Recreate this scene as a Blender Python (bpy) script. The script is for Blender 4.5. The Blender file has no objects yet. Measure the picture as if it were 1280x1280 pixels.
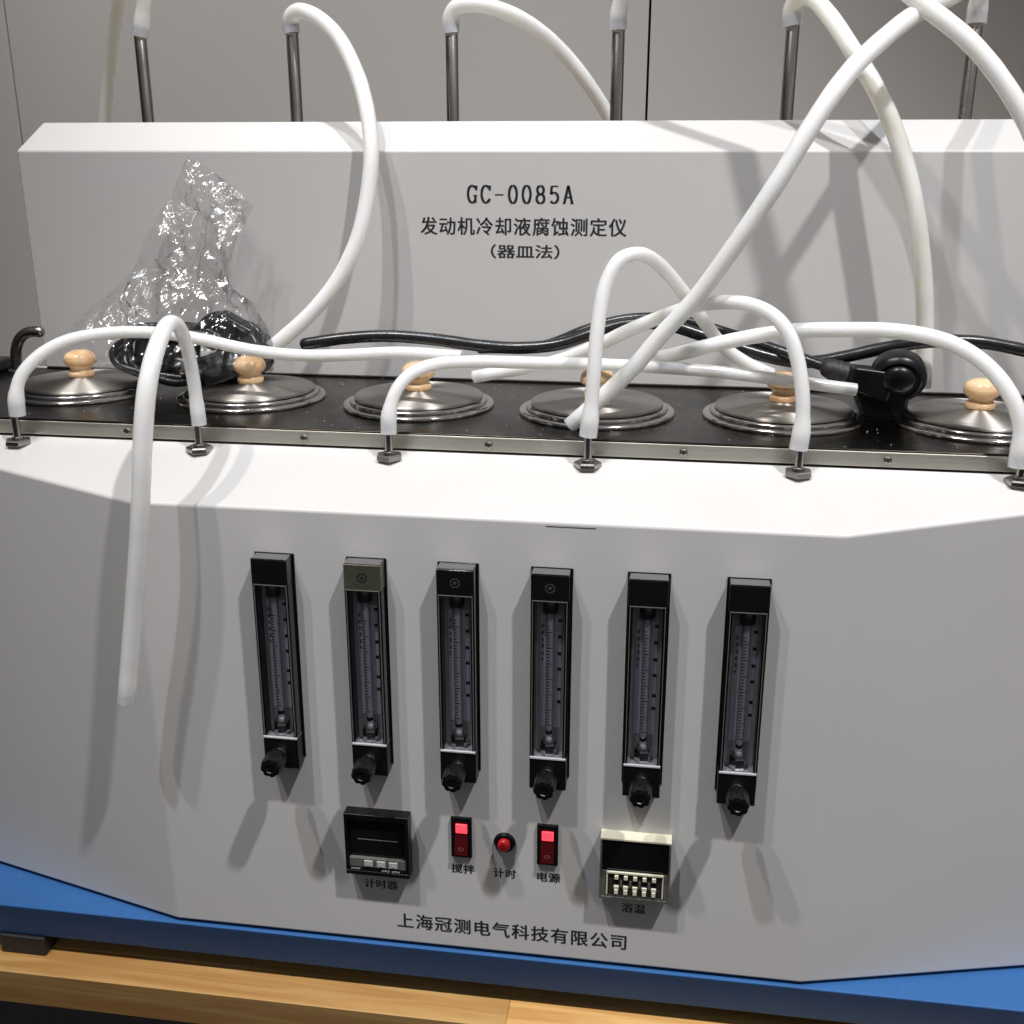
import bpy, bmesh, math, random
from mathutils import Vector, Matrix, noise
random.seed(7)
sc = bpy.context.scene
C = sc.collection
R = math.radians

# ---------------- camera, world, lamps, exposure ----------------
cam = bpy.data.cameras.new('camera'); camo = bpy.data.objects.new('camera', cam); C.objects.link(camo)
cam.sensor_width = 36; cam.lens = 1367.568/1280*36
cam.clip_start = .02; cam.clip_end = 60
fwd = Vector((-0.13961829, 0.93910325, -0.31399333)).normalized()
rt = fwd.cross(Vector((0, 0, 1))).normalized(); up = rt.cross(fwd)
mt = Matrix((rt, up, -fwd)).transposed().to_4x4(); mt.translation = Vector((0.45923, -0.84251, 0.72169))
camo.matrix_world = mt
sc.camera = camo

w = bpy.data.worlds.new('World'); sc.world = w; w.use_nodes = True
nt = w.node_tree; bg = nt.nodes['Background']
# a dim exhibition hall: dark floor side, paler ceiling, paler to the right of the bench
nN = nt.nodes.new; tcw = nN('ShaderNodeTexCoord'); sx = nN('ShaderNodeSeparateXYZ'); mx_ = nN('ShaderNodeMapRange'); mz_ = nN('ShaderNodeMapRange'); ml_ = nN('ShaderNodeMath')
ml_.operation = 'MULTIPLY'; mz_.interpolation_type = 'SMOOTHSTEP'
nt.links.new(tcw.outputs['Generated'], sx.inputs[0]); nt.links.new(sx.outputs['X'], mx_.inputs['Value']); nt.links.new(sx.outputs['Z'], mz_.inputs['Value'])
mx_.inputs['From Min'].default_value = -1; mx_.inputs['To Min'].default_value = .15; mx_.inputs['To Max'].default_value = 1.6
mz_.inputs['From Min'].default_value = -.35; mz_.inputs['From Max'].default_value = .7; mz_.inputs['To Min'].default_value = .035; mz_.inputs['To Max'].default_value = .27
nt.links.new(mx_.outputs[0], ml_.inputs[0]); nt.links.new(mz_.outputs[0], ml_.inputs[1]); nt.links.new(ml_.outputs[0], bg.inputs[1])
bg.inputs[0].default_value = (.98, .98, 1, 1)

def spot(name, loc, aim, power, col, radius=.04, size=75, blend=.6):
    l = bpy.data.lights.new(name, 'SPOT'); l.energy = power; l.color = col
    l.shadow_soft_size = radius; l.spot_size = R(size); l.spot_blend = blend
    o = bpy.data.objects.new(name, l); C.objects.link(o); o.location = loc
    o.rotation_euler = (Vector(aim)-Vector(loc)).to_track_quat('-Z', 'Y').to_euler()
    return o
# three exhibition spots on the ceiling rail above and in front of the bench
spot('ceiling_spot_cool', (-.48, -1.34, 4.3), (.72, .1, .12), 385, (.90, .95, 1.0), .05, 34, 1)
spot('ceiling_spot_warm', (-1.12, -1.32, 4.2), (.72, .1, .12), 265, (1.0, .90, .80), .05, 34, 1)
spot('ceiling_spot_right', (1.95, -1.38, 4.3), (.50, .1, .05), 640, (1.0, .975, .965), .065, 40, 1)
# added fill spot with no known source, brightens the partition behind
spot('added_wall_fill_spot', (-.25, .50, 3.9), (-.15, 1.22, .95), 560, (1.0, .98, .95), .06, 42, 1)
sc.view_settings.view_transform = 'Standard'; sc.view_settings.look = 'None'
sc.view_settings.exposure = 0; sc.view_settings.gamma = 1
sc.cycles.max_bounces = 8; sc.cycles.transparent_max_bounces = 24
sc.cycles.sample_clamp_indirect = 4
sc.cycles.use_denoising = True
sc.cycles.blur_glossy = .1
P = {
 'T0': [(-0.1415,0.0730,0.4879), (-0.1405,0.0730,0.5046), (-0.1369,0.0780,0.5224), (-0.1249,0.0900,0.5392), (-0.1063,0.1050,0.5513), (-0.0843,0.1200,0.5561), (-0.0500,0.1320,0.5580), (-0.0139,0.1400,0.5553), (0.0195,0.1450,0.5492), (0.0576,0.1480,0.5413), (0.1049,0.1480,0.5371), (0.1526,0.1460,0.5387), (0.2078,0.1420,0.5431), (0.2667,0.1380,0.5416)],
 'T1': [(0.0361,0.0730,0.4851), (0.0356,0.0730,0.5043), (0.0357,0.0700,0.5305), (0.0366,0.0620,0.5569), (0.0376,0.0480,0.5773), (0.0387,0.0300,0.5841), (0.0405,0.0100,0.5785), (0.0416,-0.0140,0.5602), (0.0404,-0.0280,0.5368), (0.0358,-0.0360,0.4921), (0.0309,-0.0380,0.4516), (0.0210,-0.0370,0.3944), (0.0087,-0.0350,0.3340), (-0.0068,-0.0340,0.2568)],
 'T2': [(0.2128,0.0730,0.4841), (0.2135,0.0730,0.5008), (0.2186,0.0780,0.5200), (0.2296,0.0880,0.5340), (0.2499,0.1050,0.5406), (0.2797,0.1200,0.5408), (0.3220,0.1300,0.5394), (0.3866,0.1380,0.5382), (0.4439,0.1450,0.5356), (0.5013,0.1520,0.5315), (0.5625,0.1600,0.5237), (0.6234,0.1650,0.5164)],
 'T3': [(0.3894,0.0730,0.4878), (0.3910,0.0730,0.5055), (0.3928,0.0750,0.5398), (0.3947,0.0820,0.5794), (0.3999,0.0920,0.6149), (0.4109,0.1000,0.6347), (0.4257,0.1100,0.6386), (0.4418,0.1300,0.6290), (0.4620,0.1520,0.6056), (0.4852,0.1750,0.5731), (0.5052,0.1900,0.5476), (0.5287,0.2000,0.5306), (0.5519,0.2050,0.5204)],
 'T4': [(0.5665,0.0730,0.4833), (0.5681,0.0730,0.5048), (0.5661,0.0750,0.5314), (0.5607,0.0800,0.5571), (0.5516,0.0850,0.5792), (0.5383,0.0920,0.5924), (0.5187,0.1000,0.5995), (0.4960,0.1100,0.5991), (0.4762,0.1200,0.5947), (0.4491,0.1400,0.5824), (0.4208,0.1550,0.5682), (0.3912,0.1700,0.5511), (0.3526,0.1850,0.5325), (0.3128,0.1950,0.5210), (0.2662,0.2000,0.5108)],
 'T5': [(0.7431,0.0730,0.4753), (0.7425,0.0730,0.4976), (0.7385,0.0750,0.5170), (0.7294,0.0800,0.5354), (0.7134,0.0900,0.5541), (0.6921,0.1000,0.5676), (0.6681,0.1100,0.5746), (0.6374,0.1200,0.5770), (0.6061,0.1300,0.5755), (0.5670,0.1380,0.5727), (0.5338,0.1450,0.5666), (0.4997,0.1500,0.5579), (0.4718,0.1550,0.5491), (0.4505,0.1600,0.5425), (0.4251,0.1650,0.5365)],
 'B': [(0.3691,0.1180,0.4853), (0.3926,0.1160,0.5079), (0.4236,0.1120,0.5398), (0.4501,0.1080,0.5733), (0.4756,0.1030,0.6036), (0.4968,0.0980,0.6354), (0.5171,0.0950,0.6678), (0.5369,0.0950,0.7008), (0.5537,0.1000,0.7311), (0.5709,0.1100,0.7594), (0.5898,0.1300,0.7835), (0.6141,0.1600,0.8058), (0.6460,0.2100,0.8297), (0.6847,0.2800,0.8496), (0.7216,0.3600,0.8682), (0.7415,0.4000,0.8685), (0.7439,0.4100,0.8566), (0.7442,0.4100,0.8419)],
 'R0': [(-0.1473,0.4100,0.8421), (-0.1421,0.4100,0.8633), (-0.1361,0.4100,0.8915), (-0.1457,0.4300,0.9185), (-0.1706,0.4600,0.9316), (-0.1980,0.4900,0.9199), (-0.2161,0.5050,0.8920), (-0.2416,0.5200,0.8316), (-0.2608,0.5250,0.7578), (-0.2735,0.5250,0.6905), (-0.2836,0.5250,0.6109)],
 'R1': [(0.0296,0.4100,0.8430), (0.0286,0.4100,0.8566), (0.0383,0.4020,0.8644), (0.0599,0.3900,0.8596), (0.0915,0.3700,0.8376), (0.1187,0.3450,0.7990), (0.1365,0.3180,0.7589), (0.1441,0.3000,0.7200), (0.1418,0.2900,0.6811), (0.1326,0.2800,0.6379), (0.1134,0.2720,0.5979), (0.0880,0.2650,0.5655), (0.0575,0.2600,0.5380), (0.0257,0.2580,0.5139)],
 'R2': [(0.2072,0.4100,0.8405), (0.2066,0.4100,0.8547), (0.2130,0.4050,0.8657), (0.2299,0.4020,0.8682), (0.2517,0.4100,0.8656), (0.2850,0.4300,0.8531), (0.3194,0.4600,0.8273), (0.3495,0.4800,0.7926), (0.3736,0.5000,0.7547), (0.3916,0.5050,0.7018), (0.3993,0.5050,0.6384)],
 'R3': [(0.3861,0.4100,0.8411), (0.3856,0.4100,0.8588), (0.3911,0.4050,0.8756), (0.4162,0.3700,0.8941), (0.4691,0.3200,0.9165), (0.5385,0.2700,0.9147), (0.6051,0.2300,0.8765), (0.6574,0.2050,0.8352), (0.6929,0.1900,0.8055), (0.7252,0.1800,0.7675), (0.7544,0.1750,0.7201), (0.7798,0.1750,0.6554), (0.8003,0.1800,0.5806), (0.8147,0.1900,0.5331), (0.8241,0.2000,0.5057)],
 'R4': [(0.5647,0.4100,0.8423), (0.5628,0.4100,0.8566), (0.5653,0.4030,0.8662), (0.5768,0.3850,0.8668), (0.5927,0.3550,0.8473), (0.6138,0.3200,0.8125), (0.6347,0.2950,0.7770), (0.6552,0.2850,0.7378), (0.6742,0.2800,0.6876), (0.6887,0.2780,0.6326), (0.6988,0.2760,0.5722), (0.7032,0.2750,0.5255), (0.7047,0.2750,0.4984)],
 'C1': [(0.0839,0.2350,0.5327), (0.1000,0.2360,0.5354), (0.1243,0.2400,0.5387), (0.1658,0.2430,0.5416), (0.2153,0.2450,0.5392), (0.2648,0.2450,0.5339), (0.3057,0.2450,0.5325), (0.3462,0.2450,0.5375), (0.3779,0.2450,0.5487), (0.4130,0.2500,0.5582), (0.4483,0.2500,0.5590), (0.4878,0.2500,0.5481), (0.5351,0.2500,0.5335), (0.5703,0.2500,0.5257), (0.5970,0.2500,0.5256), (0.6266,0.2500,0.5319), (0.6631,0.2500,0.5414), (0.6994,0.2500,0.5477), (0.7431,0.2500,0.5487), (0.7947,0.2500,0.5401), (0.8541,0.2500,0.5249)],
 'C2': [(0.2618,0.2620,0.5277), (0.3278,0.2640,0.5323), (0.3684,0.2640,0.5487), (0.4043,0.2640,0.5599), (0.4400,0.2640,0.5631), (0.4718,0.2640,0.5598), (0.5035,0.2630,0.5519), (0.5427,0.2550,0.5407), (0.5803,0.2400,0.5309), (0.6123,0.2200,0.5231)],
 'HD': [(-0.2763,0.2900,0.4820), (-0.2746,0.2900,0.5057), (-0.2674,0.2900,0.5212), (-0.2556,0.2900,0.5287), (-0.2421,0.2900,0.5290)],
}
# ---------------- materials ----------------
def mat(name, base, rough=.5, metal=0, bump=0, bscale=200, var=0, vscale=6, **kw):
    m = bpy.data.materials.new(name); m.use_nodes = True
    n = m.node_tree.nodes; L = m.node_tree.links; p = n['Principled BSDF']
    p.inputs['Base Color'].default_value = (*base, 1); p.inputs['Roughness'].default_value = rough
    p.inputs['Metallic'].default_value = metal
    for k, v in kw.items(): p.inputs[k.replace('_', ' ')].default_value = v
    tc = n.new('ShaderNodeTexCoord')
    if var:
        t = n.new('ShaderNodeTexNoise'); t.inputs['Scale'].default_value = vscale; t.inputs['Detail'].default_value = 6
        L.new(tc.outputs['Object'], t.inputs['Vector'])
        mx = n.new('ShaderNodeMix'); mx.data_type = 'RGBA'
        mx.inputs[6].default_value = (*[c*(1-var) for c in base], 1); mx.inputs[7].default_value = (*[min(1, c*(1+var)) for c in base], 1)
        L.new(t.outputs['Fac'], mx.inputs[0]); L.new(mx.outputs[2], p.inputs['Base Color'])
        mr = n.new('ShaderNodeMapRange'); mr.inputs['To Min'].default_value = rough*.8; mr.inputs['To Max'].default_value = min(1, rough*1.25)
        t2 = n.new('ShaderNodeTexNoise'); t2.inputs['Scale'].default_value = vscale*2.3; t2.inputs['Detail'].default_value = 8
        L.new(tc.outputs['Object'], t2.inputs['Vector']); L.new(t2.outputs['Fac'], mr.inputs['Value']); L.new(mr.outputs[0], p.inputs['Roughness'])
    if bump:
        t = n.new('ShaderNodeTexNoise'); t.inputs['Scale'].default_value = bscale; t.inputs['Detail'].default_value = 3
        L.new(tc.outputs['Object'], t.inputs['Vector'])
        b = n.new('ShaderNodeBump'); b.inputs['Strength'].default_value = bump; b.inputs['Distance'].default_value = .0006
        L.new(t.outputs['Fac'], b.inputs['Height']); L.new(b.outputs[0], p.inputs['Normal'])
    return m

def brushed(name, base, rough, stretch, aniso=0, radial=False, bump=.15, smudge=.35):
    m = mat(name, base, rough, 1); n = m.node_tree.nodes; L = m.node_tree.links; p = n['Principled BSDF']
    tc = n.new('ShaderNodeTexCoord'); mp = n.new('ShaderNodeMapping'); mp.inputs['Scale'].default_value = stretch
    L.new(tc.outputs['Object'], mp.inputs[0])
    t = n.new('ShaderNodeTexNoise'); t.inputs['Scale'].default_value = 1; t.inputs['Detail'].default_value = 4
    L.new(mp.outputs[0], t.inputs['Vector'])
    s = n.new('ShaderNodeTexNoise'); s.inputs['Scale'].default_value = 14; s.inputs['Detail'].default_value = 7; s.inputs['Distortion'].default_value = .6
    L.new(tc.outputs['Object'], s.inputs['Vector'])
    mr = n.new('ShaderNodeMapRange'); mr.inputs['From Min'].default_value = .3; mr.inputs['From Max'].default_value = .7
    mr.inputs['To Min'].default_value = rough*(1-smudge); mr.inputs['To Max'].default_value = rough*(1+smudge)
    L.new(s.outputs['Fac'], mr.inputs['Value']); L.new(mr.outputs[0], p.inputs['Roughness'])
    mx = n.new('ShaderNodeMix'); mx.data_type = 'RGBA'
    mx.inputs[6].default_value = (*[c*.78 for c in base], 1); mx.inputs[7].default_value = (*[min(1, c*1.15) for c in base], 1)
    L.new(t.outputs['Fac'], mx.inputs[0]); L.new(mx.outputs[2], p.inputs['Base Color'])
    if not radial:
        b = n.new('ShaderNodeBump'); b.inputs['Strength'].default_value = bump; b.inputs['Distance'].default_value = .0003
        L.new(t.outputs['Fac'], b.inputs['Height']); L.new(b.outputs[0], p.inputs['Normal'])
    if aniso:
        p.inputs['Anisotropic'].default_value = aniso
        tg = n.new('ShaderNodeTangent'); tg.direction_type = 'RADIAL'; tg.axis = 'Z' if radial else 'X'
        L.new(tg.outputs[0], p.inputs['Tangent'])
        if radial: p.inputs['Anisotropic Rotation'].default_value = .25
    return m

M = {}
M['white'] = mat('white_powder_coat', (.56, .552, .548), .42, bump=.12, bscale=900, var=.05, vscale=5)
M['blue'] = mat('blue_powder_coat', (.032, .108, .285), .40, bump=.3, bscale=900, var=.12, vscale=9, Specular_IOR_Level=.12)
M['tray'] = brushed('brushed_tray_steel', (.032, .028, .023), .27, (3, 260, 260), smudge=.15)
M['lid'] = brushed('turned_lid_steel', (.46, .44, .41), .42, (6, 6, 6), aniso=.95, radial=True, smudge=.06)
M['rim'] = brushed('polished_rim_steel', (.50, .48, .46), .14, (20, 20, 200), smudge=.1)
M['steel'] = brushed('rod_steel', (.36, .33, .315), .24, (200, 200, 4), smudge=.3)
M['chrome'] = mat('chrome', (.72, .71, .69), .12, 1, var=.08, vscale=90)
M['darkchrome'] = mat('dull_nickel', (.33, .32, .31), .25, 1, var=.1, vscale=90)
M['nut'] = mat('satin_nickel', (.85, .84, .82), .34, 1, var=.06, vscale=90)
M['rubber'] = mat('black_rubber', (.012, .012, .013), .55, bump=.3, bscale=900)
M['black'] = mat('black_plastic', (.005, .005, .006), .30, bump=.08, bscale=1400, var=.2, vscale=40, Specular_IOR_Level=.32)
M['gloss'] = mat('glossy_black_plastic', (.006, .006, .007), .09)
M['cable'] = mat('black_pvc_cable', (.010, .010, .012), .27, bump=.25, bscale=260, var=.2, vscale=30)
M['ink'] = mat('black_ink', (.02, .02, .022), .45)
M['greyprint'] = mat('pale_print', (.42, .42, .40), .5)
M['dimprint'] = mat('dim_print', (.12, .12, .115), .5)
M['strip'] = mat('grey_label_strip', (.11, .11, .10), .35, var=.1, vscale=60)
M['button'] = mat('pale_grey_button', (.42, .42, .41), .35)
M['cream'] = mat('cream_plastic', (.68, .65, .52), .35, var=.05, vscale=40)
M['smoked'] = mat('smoked_brown_plastic', (.035, .028, .022), .2)
M['chamber'] = mat('meter_chamber_grey', (.50, .49, .50), .4, var=.2, vscale=60)
M['scale'] = mat('white_scale_card', (.85, .85, .92), .5, var=.12, vscale=50)
M['seam'] = mat('dark_gap', (.006, .006, .006), .9)
M['foot'] = M['rubber']
M['carpet'] = mat('dark_carpet', (.03, .03, .035), .95, bump=.6, bscale=400, var=.3, vscale=20)
M['wall'] = mat('grey_partition_paint', (.60, .592, .585), .6, bump=.1, bscale=300, var=.02, vscale=2)

# silicone tubing: milky, slightly translucent
def silicone(name, col, warm):
    m = mat(name, col, .30, bump=.06, bscale=120, var=.03, vscale=14, Subsurface_Weight=1.0, Subsurface_Scale=.010, Coat_Weight=.5, Coat_Roughness=.12)
    p = m.node_tree.nodes['Principled BSDF']
    p.inputs['Subsurface Radius'].default_value = warm
    p.inputs['Specular IOR Level'].default_value = .5
    n = m.node_tree.nodes; L = m.node_tree.links; out = n['Material Output']
    t1 = n.new('ShaderNodeBsdfTranslucent'); t1.inputs[0].default_value = (*[min(1, c*1.12) for c in col], 1)
    t2 = n.new('ShaderNodeBsdfTransparent'); t2.inputs[0].default_value = (.95, .93, .88, 1)
    m1 = n.new('ShaderNodeMixShader'); m1.inputs[0].default_value = .15; L.new(p.outputs[0], m1.inputs[1]); L.new(t1.outputs[0], m1.inputs[2])
    m2 = n.new('ShaderNodeMixShader'); m2.inputs[0].default_value = .05; L.new(m1.outputs[0], m2.inputs[1]); L.new(t2.outputs[0], m2.inputs[2])
    L.new(m2.outputs[0], out.inputs[0])
    return m
M['silicone'] = silicone('milky_silicone', (.97, .96, .92), (1, .95, .8))
M['silicone_old'] = silicone('yellowed_silicone', (.94, .92, .87), (1, .9, .7))

# glass & film: thin clear sheets
def clear(name, tint, gloss, rough, fresnel=.25, bump=None):
    m = bpy.data.materials.new(name); m.use_nodes = True; n = m.node_tree.nodes; L = m.node_tree.links
    n.remove(n['Principled BSDF']); out = n['Material Output']
    tr = n.new('ShaderNodeBsdfTransparent'); tr.inputs[0].default_value = (*tint, 1)
    g = n.new('ShaderNodeBsdfGlossy'); g.inputs['Roughness'].default_value = rough; g.inputs[0].default_value = (1, 1, 1, 1)
    lw = n.new('ShaderNodeLayerWeight'); lw.inputs[0].default_value = fresnel
    mr = n.new('ShaderNodeMapRange'); mr.inputs['To Min'].default_value = gloss; mr.inputs['To Max'].default_value = .55
    L.new(lw.outputs['Fresnel'], mr.inputs['Value'])
    mx = n.new('ShaderNodeMixShader'); L.new(mr.outputs[0], mx.inputs[0]); L.new(tr.outputs[0], mx.inputs[1]); L.new(g.outputs[0], mx.inputs[2])
    L.new(mx.outputs[0], out.inputs[0])
    if bump:
        tc = n.new('ShaderNodeTexCoord'); v = n.new('ShaderNodeTexVoronoi'); v.feature = 'F1'; v.inputs['Scale'].default_value = bump
        t = n.new('ShaderNodeTexNoise'); t.inputs['Scale'].default_value = bump*.55; t.inputs['Detail'].default_value = 5; t.inputs['Distortion'].default_value = 2.2
        L.new(tc.outputs['Object'], v.inputs['Vector']); L.new(tc.outputs['Object'], t.inputs['Vector'])
        ad = n.new('ShaderNodeMath'); ad.operation = 'ADD'; L.new(v.outputs['Distance'], ad.inputs[0]); L.new(t.outputs['Fac'], ad.inputs[1])
        b = n.new('ShaderNodeBump')
        mk = n.new('ShaderNodeTexNoise'); mk.inputs['Scale'].default_value = 17; mk.inputs['Detail'].default_value = 1; L.new(tc.outputs['Object'], mk.inputs['Vector'])
        mkr = n.new('ShaderNodeMapRange'); mkr.inputs['From Min'].default_value = .46; mkr.inputs['From Max'].default_value = .64; mkr.inputs['To Min'].default_value = .22; L.new(mk.outputs['Fac'], mkr.inputs['Value']); L.new(mkr.outputs[0], b.inputs['Strength']); b.inputs['Distance'].default_value = .005
        L.new(ad.outputs[0], b.inputs['Height']); L.new(b.outputs[0], g.inputs['Normal']); L.new(b.outputs[0], lw.inputs['Normal'])
    return m
M['pane'] = clear('clear_acrylic', (.93, .93, .95), .04, .04)
M['tubeglass'] = clear('glass_tube', (.86, .86, .88), .08, .06, .4)
M['film'] = clear('crumpled_clear_film', (.975, .975, .975), .055, .12, .2, bump=60)

def wood(name, a, b, axis_scale, rough=.4):
    m = mat(name, a, rough, Specular_IOR_Level=.3); n = m.node_tree.nodes; L = m.node_tree.links; p = n['Principled BSDF']
    tc = n.new('ShaderNodeTexCoord'); mp = n.new('ShaderNodeMapping'); mp.inputs['Scale'].default_value = axis_scale
    L.new(tc.outputs['Object'], mp.inputs[0])
    oi = n.new('ShaderNodeObjectInfo')
    ad = n.new('ShaderNodeVectorMath'); ad.operation = 'ADD'; L.new(mp.outputs[0], ad.inputs[0])
    ml = n.new('ShaderNodeMath'); ml.operation = 'MULTIPLY'; ml.inputs[1].default_value = 37; L.new(oi.outputs['Random'], ml.inputs[0]); L.new(ml.outputs[0], ad.inputs[1])
    t = n.new('ShaderNodeTexNoise'); t.inputs['Scale'].default_value = 1; t.inputs['Detail'].default_value = 6; t.inputs['Distortion'].default_value = .8
    L.new(ad.outputs[0], t.inputs['Vector'])
    r = n.new('ShaderNodeValToRGB'); r.color_ramp.elements[0].color = (*a, 1); r.color_ramp.elements[0].position = .35
    r.color_ramp.elements[1].color = (*b, 1); r.color_ramp.elements[1].position = .68
    L.new(t.outputs['Fac'], r.inputs[0])
    hs = n.new('ShaderNodeHueSaturation'); mr = n.new('ShaderNodeMapRange'); mr.inputs['To Min'].default_value = .75; mr.inputs['To Max'].default_value = 1.15
    L.new(oi.outputs['Random'], mr.inputs['Value']); L.new(mr.outputs[0], hs.inputs['Value']); L.new(r.outputs[0], hs.inputs['Color'])
    L.new(hs.outputs[0], p.inputs['Base Color'])
    b2 = n.new('ShaderNodeBump'); b2.inputs['Strength'].default_value = .2; b2.inputs['Distance'].default_value = .0005
    L.new(t.outputs['Fac'], b2.inputs['Height']); L.new(b2.outputs[0], p.inputs['Normal'])
    return m
M['bench'] = wood('bench_wood', (.44, .23, .075), (.62, .38, .15), (5, 70, 70))
M['knob'] = wood('turned_beech', (.55, .32, .155), (.80, .58, .36), (25, 25, 160), .22)

def glow(name, col, s):
    m = mat(name, col, .25); p = m.node_tree.nodes['Principled BSDF']
    p.inputs['Emission Color'].default_value = (*col, 1); p.inputs['Emission Strength'].default_value = s
    return m
M['redlit'] = glow('lit_red_lens', (1.0, .06, .09), 1.0)
M['reddim'] = mat('unlit_red_lens', (.06, .004, .006), .15)
M['redbtn'] = mat('red_button', (.55, .015, .018), .22, Subsurface_Weight=.1)

# ---------------- mesh helpers ----------------
def link(name, me, m, parent=None, smooth=None, bevel=0, seg=2):
    if m is not None:
        me.materials.clear(); me.materials.append(m)
    o = bpy.data.objects.new(name, me); C.objects.link(o)
    if parent is not None: o.parent = parent
    if bevel:
        b = o.modifiers.new('bevel', 'BEVEL'); b.width = bevel; b.segments = seg; b.limit_method = 'ANGLE'; b.angle_limit = R(min(30, smooth or 30))
        b.harden_normals = smooth is not None
    if smooth is not None:
        for p in me.polygons: p.use_smooth = True
        if smooth < 180:
            me.set_sharp_from_angle(angle=R(smooth))
    return o
def obj(name, bm, m, parent=None, smooth=None, bevel=0, seg=2):
    bmesh.ops.recalc_face_normals(bm, faces=bm.faces)
    me = bpy.data.meshes.new(name); bm.to_mesh(me); bm.free()
    return link(name, me, m, parent, smooth, bevel, seg)
def box(bm, x0, x1, y0, y1, z0, z1):
    v = [bm.verts.new(p) for p in ((x0,y0,z0),(x1,y0,z0),(x1,y1,z0),(x0,y1,z0),(x0,y0,z1),(x1,y0,z1),(x1,y1,z1),(x0,y1,z1))]
    for f in ((0,3,2,1),(4,5,6,7),(0,1,5,4),(1,2,6,5),(2,3,7,6),(3,0,4,7)): bm.faces.new([v[i] for i in f])
    return v
def boxo(name, x0, x1, y0, y1, z0, z1, m, parent=None, bevel=.0004, seg=2):
    bm = bmesh.new(); box(bm, x0, x1, y0, y1, z0, z1); return obj(name, bm, m, parent, None if not bevel else 40, bevel, seg)
def lathe(bm, prof, n=64, axis='z', org=(0,0,0)):
    """prof = [(r, h)]; axis z: h up; axis y: h towards -y"""
    rings = []
    ox, oy, oz = org
    for r, h in prof:
        ring = []
        for i in range(n):
            a = 2*math.pi*i/n; u, v = r*math.cos(a), r*math.sin(a)
            ring.append(bm.verts.new((ox+u, oy+v, oz+h) if axis == 'z' else (ox+u, oy-h, oz+v)))
        rings.append(ring)
    for a, b in zip(rings, rings[1:]):
        for i in range(n): bm.faces.new((a[i], a[(i+1)%n], b[(i+1)%n], b[i]))
    bm.faces.new(rings[0]); bm.faces.new(rings[-1])
def spline(pts, step=.004):
    P_ = [Vector(p) for p in pts]; out = []
    P_ = [P_[0]*2-P_[1]] + P_ + [P_[-1]*2-P_[-2]]
    for i in range(1, len(P_)-2):
        p0, p1, p2, p3 = P_[i-1:i+3]
        t0 = 0; t1 = t0+max((p1-p0).length, 1e-4)**.5; t2 = t1+max((p2-p1).length, 1e-4)**.5; t3 = t2+max((p3-p2).length, 1e-4)**.5
        k = max(2, int((p2-p1).length/step))
        for j in range(k):
            t = t1+(t2-t1)*j/k
            A1 = p0*((t1-t)/(t1-t0))+p1*((t-t0)/(t1-t0)); A2 = p1*((t2-t)/(t2-t1))+p2*((t-t1)/(t2-t1)); A3 = p2*((t3-t)/(t3-t2))+p3*((t-t2)/(t3-t2))
            B1 = A1*((t2-t)/(t2-t0))+A2*((t-t0)/(t2-t0)); B2 = A2*((t3-t)/(t3-t1))+A3*((t-t1)/(t3-t1))
            out.append((B1*((t2-t)/(t2-t1))+B2*((t-t1)/(t2-t1)), (i-1+j/k)/(len(pts)-1)))
    out.append((P_[-2], 1.0))
    return out
def sweep(bm, pts, rad, n=20, wall=0, step=.004, flat=None, wob=0, relax=3):
    """tube along a spline. rad: number or function of (u, arc from start, arc from end). wall>0: open ends with a bore."""
    sp = spline(pts, step); c = [p for p, _ in sp]
    for _ in range(relax): c = [c[0]]+[(c[i-1]+c[i]*2+c[i+1])/4 for i in range(1, len(c)-1)]+[c[-1]]
    arc = [0]
    for a, b in zip(c, c[1:]): arc.append(arc[-1]+(b-a).length)
    T = [((c[min(i+1, len(c)-1)]-c[max(i-1, 0)]).normalized()) for i in range(len(c))]
    nrm = T[0].orthogonal().normalized(); rings = []
    def ring(p, t, nn, r, fl=1.0):
        bb = t.cross(nn); return [bm.verts.new(p+(nn*math.cos(2*math.pi*k/n)*fl+bb*math.sin(2*math.pi*k/n))*r) for k in range(n)]
    fr = []
    for i in range(len(c)):
        nrm = (nrm-T[i]*nrm.dot(T[i])).normalized()
        r = rad if not callable(rad) else rad(sp[i][1], arc[i], arc[-1]-arc[i])
        r *= 1+wob*noise.noise(c[i]*60)
        fr.append((c[i], T[i], nrm.copy(), r)); rings.append(ring(c[i], T[i], nrm, r))
    def skin(a, b):
        for k in range(n): bm.faces.new((a[k], a[(k+1)%n], b[(k+1)%n], b[k]))
    for a, b in zip(rings, rings[1:]): skin(a, b)
    if wall:
        for end in (0, -1):
            p, t, nn, r = fr[end]; s = 1 if end == 0 else -1
            i1 = ring(p, t, nn, r-wall); skin(rings[end], i1)
            m2 = fr[min(3, len(fr)-1)] if end == 0 else fr[max(-4, -len(fr))]
            i2 = ring(m2[0], m2[1], m2[2], r-wall); skin(i1, i2)
            bm.faces.new(i2)
    else:
        for end in (0, -1):
            p, t, nn, r = fr[end]; s = -1 if end == 0 else 1
            i1 = ring(p+t*s*r*.5, t, nn, r*.8); skin(rings[end], i1)
            i2 = ring(p+t*s*r*.75, t, nn, r*.4); skin(i1, i2); bm.faces.new(i2)
def empty(name, label, cat, loc=(0,0,0), group=None):
    o = bpy.data.objects.new(name, None); C.objects.link(o); o.location = loc; o.empty_display_size = .02
    return tag(o, label, cat, group)
def tag(o, label=None, cat=None, group=None, kind=None):
    if label: o['label'] = label
    if cat: o['category'] = cat
    if group: o['group'] = group
    if kind: o['kind'] = kind
    return o
def copy_tree(o, parent=None):
    c = o.copy(); C.objects.link(c)
    if parent is not None: c.parent = parent
    for ch in list(o.children): copy_tree(ch, c)
    return c
_dg = None
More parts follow.
